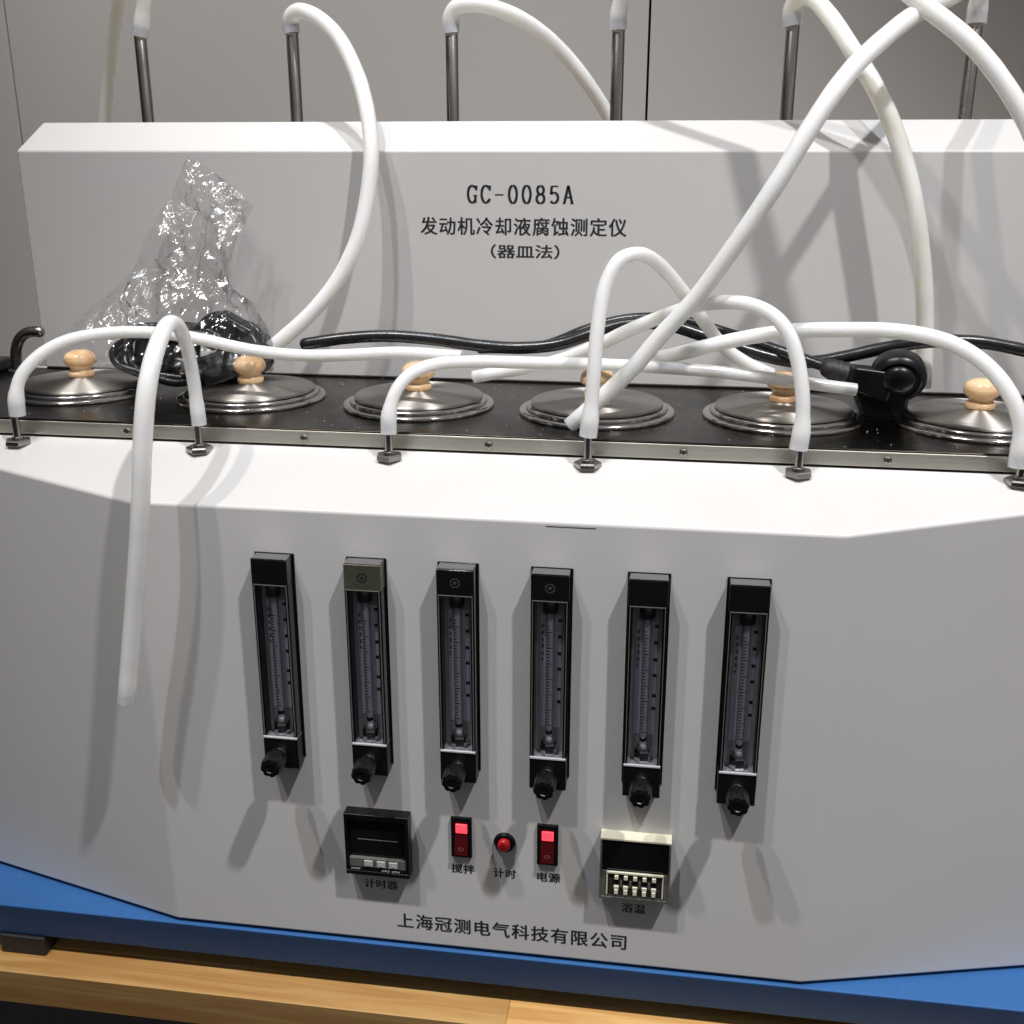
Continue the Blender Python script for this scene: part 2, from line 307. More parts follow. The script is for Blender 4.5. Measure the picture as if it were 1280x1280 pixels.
def text(name, s, xc, zc, y, width, m, parent, height=None, weight=0.0, spacing=1.0, rot=0):
    cu = bpy.data.curves.new(name, 'FONT'); cu.body = s; cu.size = 1; cu.space_character = spacing
    cu.resolution_u = 4
    t = bpy.data.objects.new(name, cu); C.objects.link(t)
    dg = bpy.context.evaluated_depsgraph_get(); me = bpy.data.meshes.new_from_object(t.evaluated_get(dg)); bpy.data.objects.remove(t)
    xs = [v.co.x for v in me.vertices]; ys = [v.co.y for v in me.vertices]
    k = width/(max(xs)-min(xs)); kh = k if not height else height/(max(ys)-min(ys)); cx = (max(xs)+min(xs))/2; cy = (max(ys)+min(ys))/2
    for v in me.vertices:
        x, z = (v.co.x-cx)*k, (v.co.y-cy)*kh
        if rot: x, z = -z, x
        v.co = (xc+x, y, zc+z)
    if weight:      # heavier uprights, as in the printed Song-style lettering
        bm = bmesh.new(); bm.from_mesh(me); g0 = bm.verts[:]+bm.edges[:]+bm.faces[:]
        for q, (dx, dz) in enumerate(((weight*k, 0), (-weight*k, 0), (0, weight*k*.12))):
            d = bmesh.ops.duplicate(bm, geom=g0); bmesh.ops.translate(bm, verts=[e for e in d['geom'] if isinstance(e, bmesh.types.BMVert)], vec=(dx, -.00002*(q+1), dz))
        bm.to_mesh(me); bm.free()
    o = link(name, me, m, parent)
    return o
def pen(bm, pts, tv, th, ox, oz, sx, sz, y):
    """one printed stroke, thick where it runs down and thin where it runs across"""
    P_ = [Vector((ox+a*sx, 0, oz+b*sz)) for a, b in pts]
    L_, R_ = [], []
    for i, p in enumerate(P_):
        t = (P_[min(i+1, len(P_)-1)]-P_[max(i-1, 0)]).normalized()
        wd = (tv*abs(t.z)+th*abs(t.x))/2; nn = Vector((-t.z, 0, t.x))*wd
        L_.append(bm.verts.new((p.x+nn.x, y, p.z+nn.z))); R_.append(bm.verts.new((p.x-nn.x, y, p.z-nn.z)))
    for i in range(len(P_)-1): bm.faces.new((L_[i], L_[i+1], R_[i+1], R_[i]))
def arcpts(cx, cy, rx, ry, a0, a1, n=16):
    return [(cx+rx*math.cos(R(a0+(a1-a0)*i/n)), cy+ry*math.sin(R(a0+(a1-a0)*i/n))) for i in range(n+1)]

# ---------------- setting ----------------
Hf, W, S, A = 0.43316, 0.60, 0.3732, R(14.249)
YT, Z1, YB = .0868, .4815, .3225
o = boxo('floor', -14, 15, -16, 6, -.90, -.85, M['carpet'], None, 0); tag(o, kind='structure')
for i, (a, b) in enumerate(((-3.2, -.792), (-.788, .3905), (.3945, 1.573), (1.577, 4))):
    o = boxo('wall', a, b, 1.2, 1.24, -.85, 2.6, M['wall'], None, .0006)
    tag(o, ['grey partition panel at the far left behind the bench', 'wide grey partition panel behind the rods left of the dark seam', 'grey partition panel behind the rods right of the dark seam', 'grey partition panel beyond the right edge'][i], 'wall', 'partition panels behind the bench')
o = boxo('wall', -3.2, 4, 1.245, 1.26, -.85, 2.6, M['seam'], None, 0); tag(o, 'dark backing board seen through the seam of the grey partition', 'backing board')

# ---------------- bench ----------------
ZT = -.069
bench = empty('bench', 'wooden butcher block bench top under the blue base', 'bench', (.3, .3, -.85))
def bpart(n, x0, x1, y0, y1, z0, z1, m, bev): 
    o = boxo(n, x0-.3, x1-.3, y0-.3, y1-.3, z0+.85, z1+.85, m, bench, bev); return o
x = -.9
rows = [(-.0205, .02), (.0203, .06), (.0603, .10)]
for ri, (ya, yb) in enumerate(rows):
    x = -.95 - ri*.11
    lens = [.48, .80, .62, .7, .5] if ri == 0 else [.37, .31, .44, .3, .38, .41, .33, .3]
    for ln in lens:
        o = boxo('stave', 0, ln-.00005, 0, yb-ya, 0, .045, M['bench'], bench, .0010 if ri == 0 else .0004)
        if ri == 0:      # the front edge is planed back slightly towards its underside
            for q in o.data.vertices:
                if q.co.z < .01 and q.co.y < .01: q.co.y += .006
        o.location = (x-.3, ya-.3, ZT-.045+.85); x += ln
bpart('slab', -1.0, 1.8, .1003, .85, ZT-.045, ZT-.0002, M['bench'], .001)
for px_, py_ in ((-.9, .06), (1.7, .06), (-.9, .78), (1.7, .78)):
    bpart('leg', px_-.03, px_+.03, py_-.03, py_+.03, -.85, ZT-.0452, M['rubber'], .002)

# ---------------- the instrument ----------------
inst = empty('corrosion_tester', 'white bench instrument with blue base, six flowmeters and steel lid tray', 'instrument', (0, 0, 0))
# blue base
bm = bmesh.new(); v = box(bm, -.40, 1.0, -.0025, .50, -.0470, -.0030)
for q in v:
    if q.co.z < -.02: q.co.y += .011 if q.co.y < .1 else -.01
base = obj('base', bm, M['blue'], inst, 40, .0022, 3)
for fx in (-.178, .778):
    for fy in (.026, .44):
        bm = bmesh.new(); box(bm, fx-.025, fx+.025, fy-.021, fy+.02, ZT+.0002, -.0472); obj('foot', bm, M['foot'], base, 40, .002)
# front cover: folded sheet with slanted ends and sloping top
t = YT/math.sin(A); ca, sa = math.cos(A), math.sin(A)
bm = bmesh.new()
pl = [(-t*ca, YT), (0, 0), (W, 0), (W+t*ca, YT)]
bot = [bm.verts.new((x, y, 0)) for x, y in pl]; top = [bm.verts.new((x, y, Hf+S*y)) for x, y in pl]
for i in range(3): bm.faces.new((bot[i], bot[i+1], top[i+1], top[i]))
bm.faces.new((top[0], top[1], top[2], top[3])); bm.faces.new((bot[0], top[0], top[3], bot[3])); bm.faces.new(bot[::-1])
cover = obj('front_cover', bm, M['white'], inst, 8, .0028, 4)
bm = bmesh.new()
box(bm, .362, .403, -.0003, .0004, Hf-.0041, Hf-.0038)
obj('fold_gap', bm, M['seam'], cover)
# body behind the cover
boxo('body', -.36, .96, YT+.002, .42, -.0006, .4640, M['white'], inst, .001)
# tray: dark brushed steel, rolled front lip
bm = bmesh.new(); box(bm, -.335, .935, YT, YB+.004, .4655, Z1)
tray = obj('tray', bm, M['tray'], inst, 40, .0016, 4)
bm = bmesh.new(); box(bm, -.334, .934, YT-.0012, YT+.0002, .4668, .4797)
obj('lip', bm, brushed('lip_steel', (.80, .77, .68), .42, (4, 260, 260), smudge=.1), tray, 40, .0004)
# loose dust and crumbs on the steel and on the blue ledge
def dust(name, x0, x1, y0, y1, z, n, seed, parent, big=.0009):
    rnd = random.Random(seed); bm = bmesh.new()
    for _ in range(n):
        s = rnd.uniform(.00018, big); cx, cy = rnd.uniform(x0, x1), rnd.uniform(y0, y1)
        vs = [bm.verts.new((cx+s*math.cos(k*2.1+s*9e3)*rnd.uniform(.6, 1), cy+s*math.sin(k*2.1+s*9e3)*rnd.uniform(.6, 1), z)) for k in range(3)]
        tp = bm.verts.new((cx, cy, z+s*.8))
        for k in range(3): bm.faces.new((vs[k], vs[(k+1) % 3], tp))
        bm.faces.new(vs)
    o = obj(name, bm, mat('pale_dust', (.75, .73, .7), .7), parent); tag(o, kind='stuff')
dust('dust', -.32, .90, YT+.006, YB-.004, Z1+.0001, 260, 5, tray)
dust('dust', -.35, -.02, .0005, .05, -.0029, 60, 6, base, .0004)
dust('dust', .62, .95, .0005, .05, -.0029, 60, 9, base, .0004)
# rear housing
bm = bmesh.new()
prof = [(YB, Z1+.0006), (YB, .7215), (.3815, .7512), (.400, .7512), (.400, Z1+.0006)]
a = [bm.verts.new((-.2614, y, z)) for y, z in prof]; b = [bm.verts.new((.8614, y, z)) for y, z in prof]
bm.faces.new(a); bm.faces.new(b[::-1])
for i in range(5): bm.faces.new((a[i], b[i], b[(i+1)%5], a[(i+1)%5]))
rear = obj('rear_housing', bm, M['white'], inst, 25, .0026, 4)
boxo('foot_gap', -.26, .86, YB+.001, .399, Z1+.0001, Z1+.0007, M['seam'], rear, 0)
# handle at the left end
for s in (-1, 1):
    bm = bmesh.new(); pts = [Vector(p) for p in P['HD']]
    if s == 1: pts = [Vector((.6-p.x, p.y, p.z)) for p in pts]
    sweep(bm, pts, .0062, 20, step=.003); obj('handle', bm, M['steel'], inst, 60)
bm = bmesh.new(); lathe(bm, [(.010, 0), (.010, .004), (.0085, .005)], 32, 'z', (-.2765, .29, Z1)); obj('handle_collar', bm, M['darkchrome'], inst, 40)
boxo('rubber_bumper', -.334, -.298, .285, .318, Z1+.0002, Z1+.014, M['rubber'], tray, .003)

# hose fittings with hex nuts
def hexnut(bm, r, h, org, axis='z', ang=0):
    ox, oy, oz = org; n = 6; rr = []
    for q, hh in ((r*.90, 0), (r, h*.18), (r, h*.78), (r*.88, h)):
        ring = []
        for i in range(n):
            a_ = ang+math.pi/3*i; u, v = q*math.cos(a_), q*math.sin(a_)
            ring.append(bm.verts.new((ox+u, oy+v, oz+hh) if axis == 'z' else (ox+u, oy-hh, oz+v)))
        rr.append(ring)
    for a_, b_ in zip(rr, rr[1:]):
        for i in range(n): bm.faces.new((a_[i], a_[(i+1)%n], b_[(i+1)%n], b_[i]))
    bm.faces.new(rr[0]); bm.faces.new(rr[-1])
FX = [-.1447, .0343, .2125, .3895, .5680, .7455]
ZS = Hf+S*.073
for i, fx in enumerate(FX):
    bm = bmesh.new(); lathe(bm, [(.0036, -.002), (.0036, .012), (.0034, .030)], 24, 'z', (fx, .073, ZS)); ft = obj('fitting', bm, M['darkchrome'], inst, 40)
    bm = bmesh.new(); hexnut(bm, .0122, .0056, (fx, .073, ZS-.0008), 'z', i*.37); obj('nut', bm, M['darkchrome'], ft)
    bm = bmesh.new(); lathe(bm, [(.0052, .0045), (.0052, .0064), (.0042, .0072)], 24, 'z', (fx, .073, ZS)); obj('collar', bm, M['darkchrome'], ft, 40)
for sx in (.1298, .3002, .4715, -.041, .642):
    bm = bmesh.new(); lathe(bm, [(.0036, 0), (.0036, .0008), (.0030, .0020), (.0016, .0026)], 24, 'y', (sx, YT-.0013, .4728)); s_ = obj('screw', bm, M['darkchrome'], inst, 40)
    bm = bmesh.new(); box(bm, sx-.0017, sx+.0017, YT-.0042, YT-.0036, .4725, .4731); box(bm, sx-.0003, sx+.0003, YT-.0043, YT-.0037, .4711, .4745); obj('slot', bm, M['seam'], s_)

# steel tubes rising behind the housing
RX = [-.1473, .0296, .2075, .3861, .5647, .7440]
RT = [.838, .843, .840, .841, .8425, .8419]
lean = [(-.0008, 0), (.0008, 0), (0, 0), (0, 0), (.0002, 0), (-.0005, 0)]
for rx, rz in zip(RX, RT):
    bm = bmesh.new(); lathe(bm, [(.0068, .60), (.0068, rz+.012), (.0060, rz+.013)], 32, 'z', (rx, .41, 0)); obj('steel_tube', bm, M['steel'], inst, 40)

# lettering ------------------------------------------------
bm = bmesh.new(); gx, gz, gw, gh, yl = .2390, .6695, .0100, .0178, YB-.0003
adv = .01435
tv, th = .0025, .0011
def G(k, *strokes):
    for s_ in strokes: pen(bm, s_, tv, th, gx+k*adv, gz, gw, gh, yl)
G(0, arcpts(.52, .5, .44, .48, 50, 310), [(.97, .98), (.94, .72)], [(.62, .42), (1.05, .42)], [(.86, .42), (.86, .04)])
G(1, arcpts(.52, .5, .44, .48, 50, 310), [(.95, .98), (.92, .72)], [(.80, .10), (.95, .25)])
G(2, [(.05, .47), (.95, .47)])
for k in (3, 4): G(k, arcpts(.5, .5, .40, .49, 0, 360, 28))
G(5, arcpts(.5, .75, .33, .23, 0, 360, 24), arcpts(.5, .26, .40, .25, 0, 360, 24))
G(6, [(.20, .96), (.90, .96)], [(.22, .96), (.17, .52)], [(.17, .52)]+arcpts(.46, .32, .42, .29, 125, -140, 20))
G(7, [(.50, 1.0), (.10, .02)], [(.50, 1.0), (.92, .02)], [(.24, .34), (.78, .34)], [(-.04, .015), (.24, .015)], [(.74, .015), (1.06, .015)])
obj('model_number', bm, M['ink'], rear)
text('lettering', '发动机冷却液腐蚀测定仪', .2968, .6462, yl, .2165, M['ink'], rear, .0180, weight=.017, spacing=1.10)
text('lettering', '（器皿法）', .2999, .6208, yl, .0720, M['ink'], rear, .0142, weight=.016)
yf = -.0003
text('lettering', '计时器', .2092, .0642, yf, .0318, M['ink'], cover, .0098, weight=.024, spacing=1.08)
text('lettering', '搅拌', .2882, .0902, yf, .0215, M['ink'], cover, .0098, weight=.024, spacing=1.08)
text('lettering', '计时', .3272, .0893, yf, .0210, M['ink'], cover, .0098, weight=.024, spacing=1.08)
text('lettering', '电源', .3680, .0893, yf, .0210, M['ink'], cover, .0098, weight=.024, spacing=1.08)
text('lettering', '浴温', .4462, .0641, yf, .0212, M['ink'], cover, .0100, weight=.024, spacing=1.08)
text('lettering', '上海冠测电气科技有限公司', .3322, .0258, yf, .2170, M['ink'], cover, .0165, weight=.017, spacing=1.12)

# flowmeters ------------------------------------------------
def flowmeter():
    r = bpy.data.objects.new('flowmeter', None); C.objects.link(r); r.parent = inst; r.empty_display_size = .01
    hw, D = .0160, .0155
    zt, zw1, zw0, zb = 0, -.0235, -.1695, -.2010      # top, window top, window bottom, bottom
    boxo('back_plate', -.0176, .0176, -.0012, .0004, zb+.005, .0012, M['gloss'], r, .0003)
    boxo('top_cap', -hw, hw, -D, -.0013, zw1, zt, M['pane'] if 0 else M['gloss'], r, .0006)
    bm = bmesh.new(); box(bm, -hw+.0006, hw-.0006, -D+.0006, -.002, zt+.0001, zt+.0007); obj('top_plate', bm, mat('cap_metal', (.55, .54, .54), .10, 1), r)
    # side rails and back of the tube chamber
    bm = bmesh.new(); box(bm, -hw, -hw+.0035, -D+.0008, -.0013, zw0, zw1-.0001); box(bm, hw-.0035, hw, -D+.0008, -.0013, zw0, zw1-.0001)
    obj('side_rail', bm, M['gloss'], r)
    boxo('scale_card', -hw+.0037, hw-.0037, -.0035, -.0015, zw0+.0004, zw1-.0004, M['chamber'], r, 0)
    bm = bmesh.new(); box(bm, -.0088, .0088, -.0040, -.0037, zw0+.024, zw1-.017); obj('scale_plate', bm, M['scale'], r)
    bm = bmesh.new(); lathe(bm, [(.0036, zw0+.016), (.0036, zw1-.008)], 20, 'z', (0, -.0088, 0)); obj('glass_tube', bm, M['tubeglass'], r, 40)
    bm = bmesh.new(); lathe(bm, [(.0027, zw0+.018), (.0027, zw1-.012)], 12, 'z', (0, -.0088, 0)); obj('bore', bm, M['scale'], r, 40)
    bm = bmesh.new(); k = 0; z = zw0+.030
    while z < zw1-.022:
        wd = .0046 if k % 5 == 0 else .0028
        box(bm, -.0026, -.0026+wd, -.0129, -.0126, z, z+.0007); z += .0029; k += 1
    obj('scale_marks', bm, M['ink'], r)
    bm = bmesh.new()
    rnd = random.Random(3)
    for z in (-.046, -.061, -.0765, -.091, -.110, -.122):
        box(bm, .0060, .0092, -.00425, -.00405, z, z+.0028)
    z = -.052
    for k in range(6):
        for q in range(3): box(bm, -.0084+rnd.random()*.001, -.0056-rnd.random()*.001, -.00425, -.00405, z+q*.0013, z+q*.0013+.0008)
        z -= .0062
    obj('scale_print', bm, M['ink'], r)
    bm = bmesh.new(); lathe(bm, [(.0064, zw1-.0105), (.0064, zw1-.003), (.0056, zw1-.0006)], 28, 'z', (0, -.0088, 0)); obj('top_plug', bm, mat('plug_metal', (.16, .155, .15), .22, 1), r, 40)
    bm = bmesh.new(); hexnut(bm, .0064, .0010, (0, -.0088, zw1-.0115)); obj('plug_ring', bm, M['chrome'], r)
    bm = bmesh.new(); hexnut(bm, .0074, .0125, (0, -.0076, zw0+.0006), 'z', R(12)); n_ = obj('bottom_nut', bm, M['chrome'], r)
    bm = bmesh.new(); lathe(bm, [(.0056, zw0+.0122), (.0056, zw0+.0160), (.0040, zw0+.0180)], 28, 'z', (0, -.0088, 0)); obj('nut_collar', bm, M['nut'], r, 40)
    bm = bmesh.new(); lathe(bm, [(.0016, zw0+.0190), (.0030, zw0+.0215), (.0030, zw0+.0235), (.0022, zw0+.0242)], 20, 'z', (0, -.0092, 0)); obj('float', bm, M['gloss'], r, 40)
    # window frame line and pane
    bm = bmesh.new(); yq = -D-.0006
    bx = hw-.0014
    box(bm, -bx, -bx+.0006, yq, -D+.0009, zw0+.0016, zw1); box(bm, bx-.0006, bx, yq, -D+.0009, zw0+.0016, zw1); box(bm, -bx, bx, yq, -D+.0009, zw1+.0001, zw1+.0007)
    obj('window_frame', bm, M['dimprint'], r)
    boxo('window_sill', -hw+.0004, hw-.0004, -D-.0008, -.0016, zw0-.0016, zw0+.0002, mat('sill_acrylic', (.5, .5, .52), .15), r, .0003)
    bm = bmesh.new(); box(bm, -bx+.0008, bx-.0008, -D+.0001, -D+.0008, zw0+.0012, zw1-.0001); obj('window_pane', bm, M['pane'], r)
    boxo('valve_block', -hw, hw, -D, -.0013, zb, zw0-.0018, M['black'], r, .0008)
    # needle valve: nickel neck, black ribbed knob
    kz = zb+.0165
    bm = bmesh.new(); lathe(bm, [(.0062, D-.001), (.0062, D+.004), (.0046, D+.005), (.0046, D+.012)], 28, 'y', (0, 0, kz)); obj('valve_neck', bm, M['darkchrome'], r, 40)
    bm = bmesh.new(); n = 56; rings = []
    for q, hh in ((.0072, D+.0075), (.0084, D+.0090), (.0092, D+.011), (.0092, D+.026), (.0084, D+.0285), (.0045, D+.0292), (.0040, D+.0285)):
        ring = []
        for i in range(n):
            an = 2*math.pi*i/n; rr = q*(1+(.045 if (i % 7) < 4 else -.055)*(1 if q > .008 else .3))
            ring.append(bm.verts.new((rr*math.cos(an), -hh, kz+rr*math.sin(an))))
        rings.append(ring)
    for a_, b_ in zip(rings, rings[1:]):
        for i in range(n): bm.faces.new((a_[i], a_[(i+1)%n], b_[(i+1)%n], b_[i]))
    bm.faces.new(rings[0]); bm.faces.new(rings[-1])
    obj('valve_knob', bm, M['black'], r, 35)
    bm = bmesh.new()      # round maker's mark, printed on the cap
    pen(bm, arcpts(0, 0, 1, 1, 0, 360, 8), .0007, .0007, 0, -.0115, .0038, .0038, -D-.0002)
    for i in range(8):
        an = R(45*i+22); pen(bm, [(math.cos(an)*1.0, math.sin(an)*1.0), (math.cos(an)*1.22, math.sin(an)*1.22)], .001, .001, 0, -.0115, .0038, .0038, -D-.0002)
    box(bm, -.0014, .0014, -D-.0003, -D-.0002, -.0128, -.0100)
    obj('maker_mark', bm, mat('faint_mark', (.045, .045, .045), .5), r)
    return r
fm = flowmeter()
MX = [.1273, .2088, .2884, .3678, .4479, .5283]
looks = ['flowmeter with its knob turned to the lower left', None, None, None, None, None]
meters = [fm]+[copy_tree(fm, inst) for _ in MX[1:]]
for i, mx_ in enumerate(MX):
    f = meters[i]
    f.location = (mx_, 0, .3922); f.rotation_euler = (0, R([.3, .1, .0, .1, -.2, -.2][i]), 0)
    for ch in list(f.children):
        if ch.name.startswith('maker_mark') and i in (0, 4, 5): bpy.data.objects.remove(ch)
        elif i == 1 and ch.name.startswith('top_cap'):
            ch.data = ch.data.copy(); ch.data.materials.clear(); ch.data.materials.append(mat('olive_cap_foil', (.115, .115, .085), .3, .5, bump=.6, bscale=240, var=.3, vscale=120))
        elif i == 1 and ch.name.startswith('maker_mark'):
            ch.data = ch.data.copy(); ch.data.materials.clear(); ch.data.materials.append(M['ink'])
        elif ch.name.startswith('valve_knob'):
            ch.data = ch.data if i == 0 else ch.data

# timer ------------------------------------------------
def sub(name, root): 
    r = bpy.data.objects.new(name, None); C.objects.link(r); r.parent = root; r.empty_display_size = .01; return r
tm = sub('timer', inst); tm.location = (.2100, 0, .1142)
hw, hh, D = .0303, .0325, .0125
bm = bmesh.new()
box(bm, -hw, hw, -D, .0005, hh-.0055, hh); box(bm, -hw, hw, -D, .0005, -hh, -hh+.0045)
box(bm, -hw, -hw+.0035, -D+.0001, .0004, -hh+.0045, hh-.0055); box(bm, hw-.0035, hw, -D+.0001, .0004, -hh+.0045, hh-.0055)
obj('case', bm, M['black'], tm, 40, .0008)
boxo('display_window', -hw+.0036, hw-.0036, -D+.0045, -.0006, -hh+.018, hh-.0056, M['gloss'], tm, .0003)
bm = bmesh.new(); box(bm, -.0190, .0190, -D+.0040, -D+.0044, .0035, .0042); obj('window_ridge', bm, M['dimprint'], tm)
boxo('button_strip', -hw+.0036, hw-.0036, -D+.0010, -.0006, -hh+.0047, -hh+.0178, M['strip'], tm, .0003)
boxo('badge_strip', -hw+.0036, hw-.0036, -D+.0002, -D+.0009, -hh+.0047, -hh+.0092, M['black'], tm, .0002)
for bx_ in (-.0085, .0035, .0150):
    b_ = boxo('push_button', bx_-.0042, bx_+.0042, -D-.0004, -D+.0009, -hh+.0100, -hh+.0165, M['button'], tm, .0006)
bm = bmesh.new()
for bx_ in (-.0085, .0035, .0150): box(bm, bx_-.0008, bx_+.0008, -D-.0007, -D-.0005, -hh+.0115, -hh+.0135)
for k in range(6): box(bm, -.0250+k*.0015, -.0240+k*.0015, -D-.0001, -D+.0001, -hh+.0062+.0004*(k % 2), -hh+.0078)
for k in range(11):
    if k != 5: box(bm, .0040+k*.0016, .0050+k*.0016, -D-.0001, -D+.0001, -hh+.0058, -hh+.0070+.0004*(k % 3))
obj('fine_print', bm, M['greyprint'], tm)

# rocker switches ------------------------------------------------
for sx in (.2876, .3668):
    s_ = sub('rocker_switch', inst); s_.location = (sx, 0, .1250)
    bm = bmesh.new(); D = .0030
    box(bm, -.0096, .0096, -D, .0004, .0165, .0208); box(bm, -.0096, .0096, -D, .0004, -.0208, -.0165)
    box(bm, -.0096, -.0062, -D, .0004, -.0165, .0165); box(bm, .0062, .0096, -D, .0004, -.0165, .0165)
    obj('bezel', bm, M['black'], s_, None, .0003)
    bm = bmesh.new(); v = [bm.verts.new(p) for p in ((-.0060,-.0028,.0002),(.0060,-.0028,.0002),(.0060,-.0002,.0163),(-.0060,-.0002,.0163),(-.0060,-.0068,-.0163),(.0060,-.0068,-.0163),(.0060,.0006,-.0163),(-.0060,.0006,-.0163),(-.0060,.0006,.0163),(.0060,.0006,.0163))]
    for f_ in ((0,1,2,3),(0,4,5,1),(4,7,6,5),(3,2,9,8),(1,5,6,9,2),(0,3,8,7,4),(8,9,6,7)): bm.faces.new([v[i] for i in f_])
    obj('rocker', bm, M['reddim'], s_)
    o = boxo('lamp_lens', -.0054, .0054, -.0030, -.0012, .0045, .0140, M['redlit'], s_, .0006)
    bm = bmesh.new(); pen(bm, arcpts(0, 0, 1, 1, 0, 360, 20), .0005, .0005, 0, -.0100, .0022, .0016, -.0062)
    obj('off_mark', bm, mat('dull_pink_print', (.25, .12, .12), .5), s_)
# red push lamp ------------------------------------------------
s_ = sub('timer_button', inst); s_.location = (.3273, 0, .1228)
bm = bmesh.new(); lathe(bm, [(.0100, -.0004), (.0100, .0015), (.0085, .0030), (.0066, .0032), (.0062, .0010)], 40, 'y'); obj('ring', bm, M['black'], s_, 35)
bm = bmesh.new(); lathe(bm, [(.0058, .0005), (.0058, .0065), (.0050, .0078), (.0025, .0084)], 32, 'y'); obj('push_cap', bm, M['redbtn'], s_, 50)

# temperature thumbwheel controller ------------------------------------------------
s_ = sub('temperature_controller', inst); s_.location = (.4462, 0, .1135)
hw, hh, D = .0312, .0320, .0130
bm = bmesh.new()
box(bm, -hw, hw, -D+.0001, .0004, hh-.0022, hh)
obj('case_top', bm, M['cream'], s_, 40, .0005)
bm = bmesh.new()
box(bm, -hw, -hw+.0020, -D, .0004, -hh, hh-.0023); box(bm, hw-.0020, hw, -D, .0004, -hh, hh-.0023); box(bm, -hw+.0021, hw-.0021, -D, .0004, -hh, -hh+.0030)
obj('case', bm, mat('grey_case', (.10, .10, .09), .35), s_, 40, .0006)
boxo('display_window', -hw+.0021, hw-.0021, -D+.0012, -.0004, -.0020, hh-.0024, M['gloss'], s_, .0002)
boxo('faceplate', -hw+.0021, hw-.0021, -D+.0006, -.0004, -hh+.0031, -.0021, M['strip'], s_, .0002)
boxo('wheel_recess', -.0246, .0252, -D+.0004, -D+.0008, -.0262, -.0035, M['smoked'], s_, .0001)
bm = bmesh.new(); box(bm, -.0250, .0256, -D-.0014, -D+.0004, -.0036, -.0016); box(bm, -.0250, -.0238, -D-.0010, -D+.0004, -.0262, -.0037); box(bm, .0244, .0256, -D-.0010, -D+.0004, -.0262, -.0037)
obj('wheel_frame', bm, M['cream'], s_, 40, .0003)
for k in range(5):
    kx = -.0160+k*.0083
    boxo('thumb_button', kx-.0018, kx+.0018, -D-.0022, -D+.0003, -.0092, -.0050, M['cream'], s_, .0006)
    boxo('digit_wheel', kx-.0021, kx+.0021, -D-.0006, -D+.0003, -.0150, -.0098, M['gloss'], s_, .0003)
    boxo('thumb_button', kx-.0018, kx+.0018, -D-.0022, -D+.0003, -.0246, -.0196, M['cream'], s_, .0006)
    boxo('thumb_stub', kx-.0023, kx+.0023, -D-.0016, -D+.0002, -.0194, -.0160, M['cream'], s_, .0006)
    if k < 4: boxo('divider', kx+.0030, kx+.0053, -D-.0003, -D+.0003, -.0180, -.0110, M['strip'], s_, .0002)

# ---------------- lids ----------------
def lid():
    r = bpy.data.objects.new('pot_lid', None); C.objects.link(r); r.empty_display_size = .02
    bm = bmesh.new(); lathe(bm, [(.0680, 0), (.0744, 0), (.0748, .0004), (.0748, .0018), (.0745, .0027), (.0738, .0034), (.0729, .0038), (.0680, .0038), (.0680, .0002)], 128); obj('seat_ring', bm, M['rim'], r, 30)
    bm = bmesh.new(); lathe(bm, [(.050, .0004), (.0674, .0004), (.0676, .0052), (.0673, .0062), (.0667, .0070), (.0659, .0075), (.0650, .0077), (.0632, .0077), (.0630, .003)], 128); obj('rim', bm, M['rim'], r, 30)
    bm = bmesh.new(); prof = [(.045, .0080), (.0622, .0081), (.0634, .0085), (.0634, .0098), (.0631, .0104), (.0626, .0108), (.0619, .0111)]
    for i in range(1, 18):
        q = .0622*(1-i/18); prof.append((q, .0109+.0055*(1-(q/.0622)**1.3)))
    prof.append((.001, .0164)); lathe(bm, prof, 160); obj('plate', bm, M['lid'], r, 30)
    k = .0158
    bm = bmesh.new(); lathe(bm, [(.0122, k), (.0130, k+.0008), (.0130, k+.0045), (.0124, k+.0054), (.0112, k+.0060), (.0106, k+.0078), (.0112, k+.0098), (.0140, k+.0118), (.0160, k+.0142), (.0164, k+.0168), (.0158, k+.0200), (.0138, k+.0232), (.0105, k+.0255), (.0065, k+.0268), (.0030, k+.0272), (.0006, k+.0273)], 48)
    obj('knob', bm, M['knob'], r, 60)
    return r
lp = lid()
LX = [-.1530, .0345, .2110, .3880, .5635, .7390]; LY = [.212, .206, .198, .192, .197, .192]
ll = ['steel lid at the left end, its wooden knob half under the crumpled plastic bag', 'steel lid with a pale wooden knob just right of the plastic bag', 'steel lid whose wooden knob is covered by the curved hose in front of it', 'steel lid under the cut hose end, its knob hidden behind the upright hose', 'steel lid with wooden knob left of the black plug', 'steel lid with orange wooden knob right of the black plug']
for i in range(6):
    l = lp if i == 0 else copy_tree(lp)
    l.location = (LX[i], LY[i], Z1+.0002); l.rotation_euler = (0, 0, i*1.3)
    tag(l, ll[i], 'lid', 'steel lids with wooden knobs in the tray')

# ---------------- hoses ----------------
def hose(key, label, r, m='silicone', grow0=1.28, grow1=1.0, rf=None, wall=.0017, len0=.016):
    bm = bmesh.new()
    def rad(u, s0, s1):
        q = r if rf is None else rf(u)
        if s0 < len0+.012: q *= 1+(grow0-1)*min(1, max(0, (len0+.012-s0)/.012))
        if s1 < len0+.012: q *= 1+(grow1-1)*min(1, max(0, (len0+.012-s1)/.012))
        return q
    sweep(bm, P[key], rad, 24, wall, .003, wob=.03)
    o = obj('hose', bm, M[m], None, 60); tag(o, label, 'hose', 'silicone hoses on the fittings and steel tubes'); return o
hose('T0', 'white hose from the leftmost fitting arching right over the bagged cable', .0058)
hose('T1', 'white hose bent sharply over and hanging down across the front left panel', .0060, rf=lambda u: .0058+.0020*min(1, max(0, (u-.25)/.35)), grow0=1.15)
hose('T2', 'white hose rising left of center and lying straight to the right over two lids', .0056)
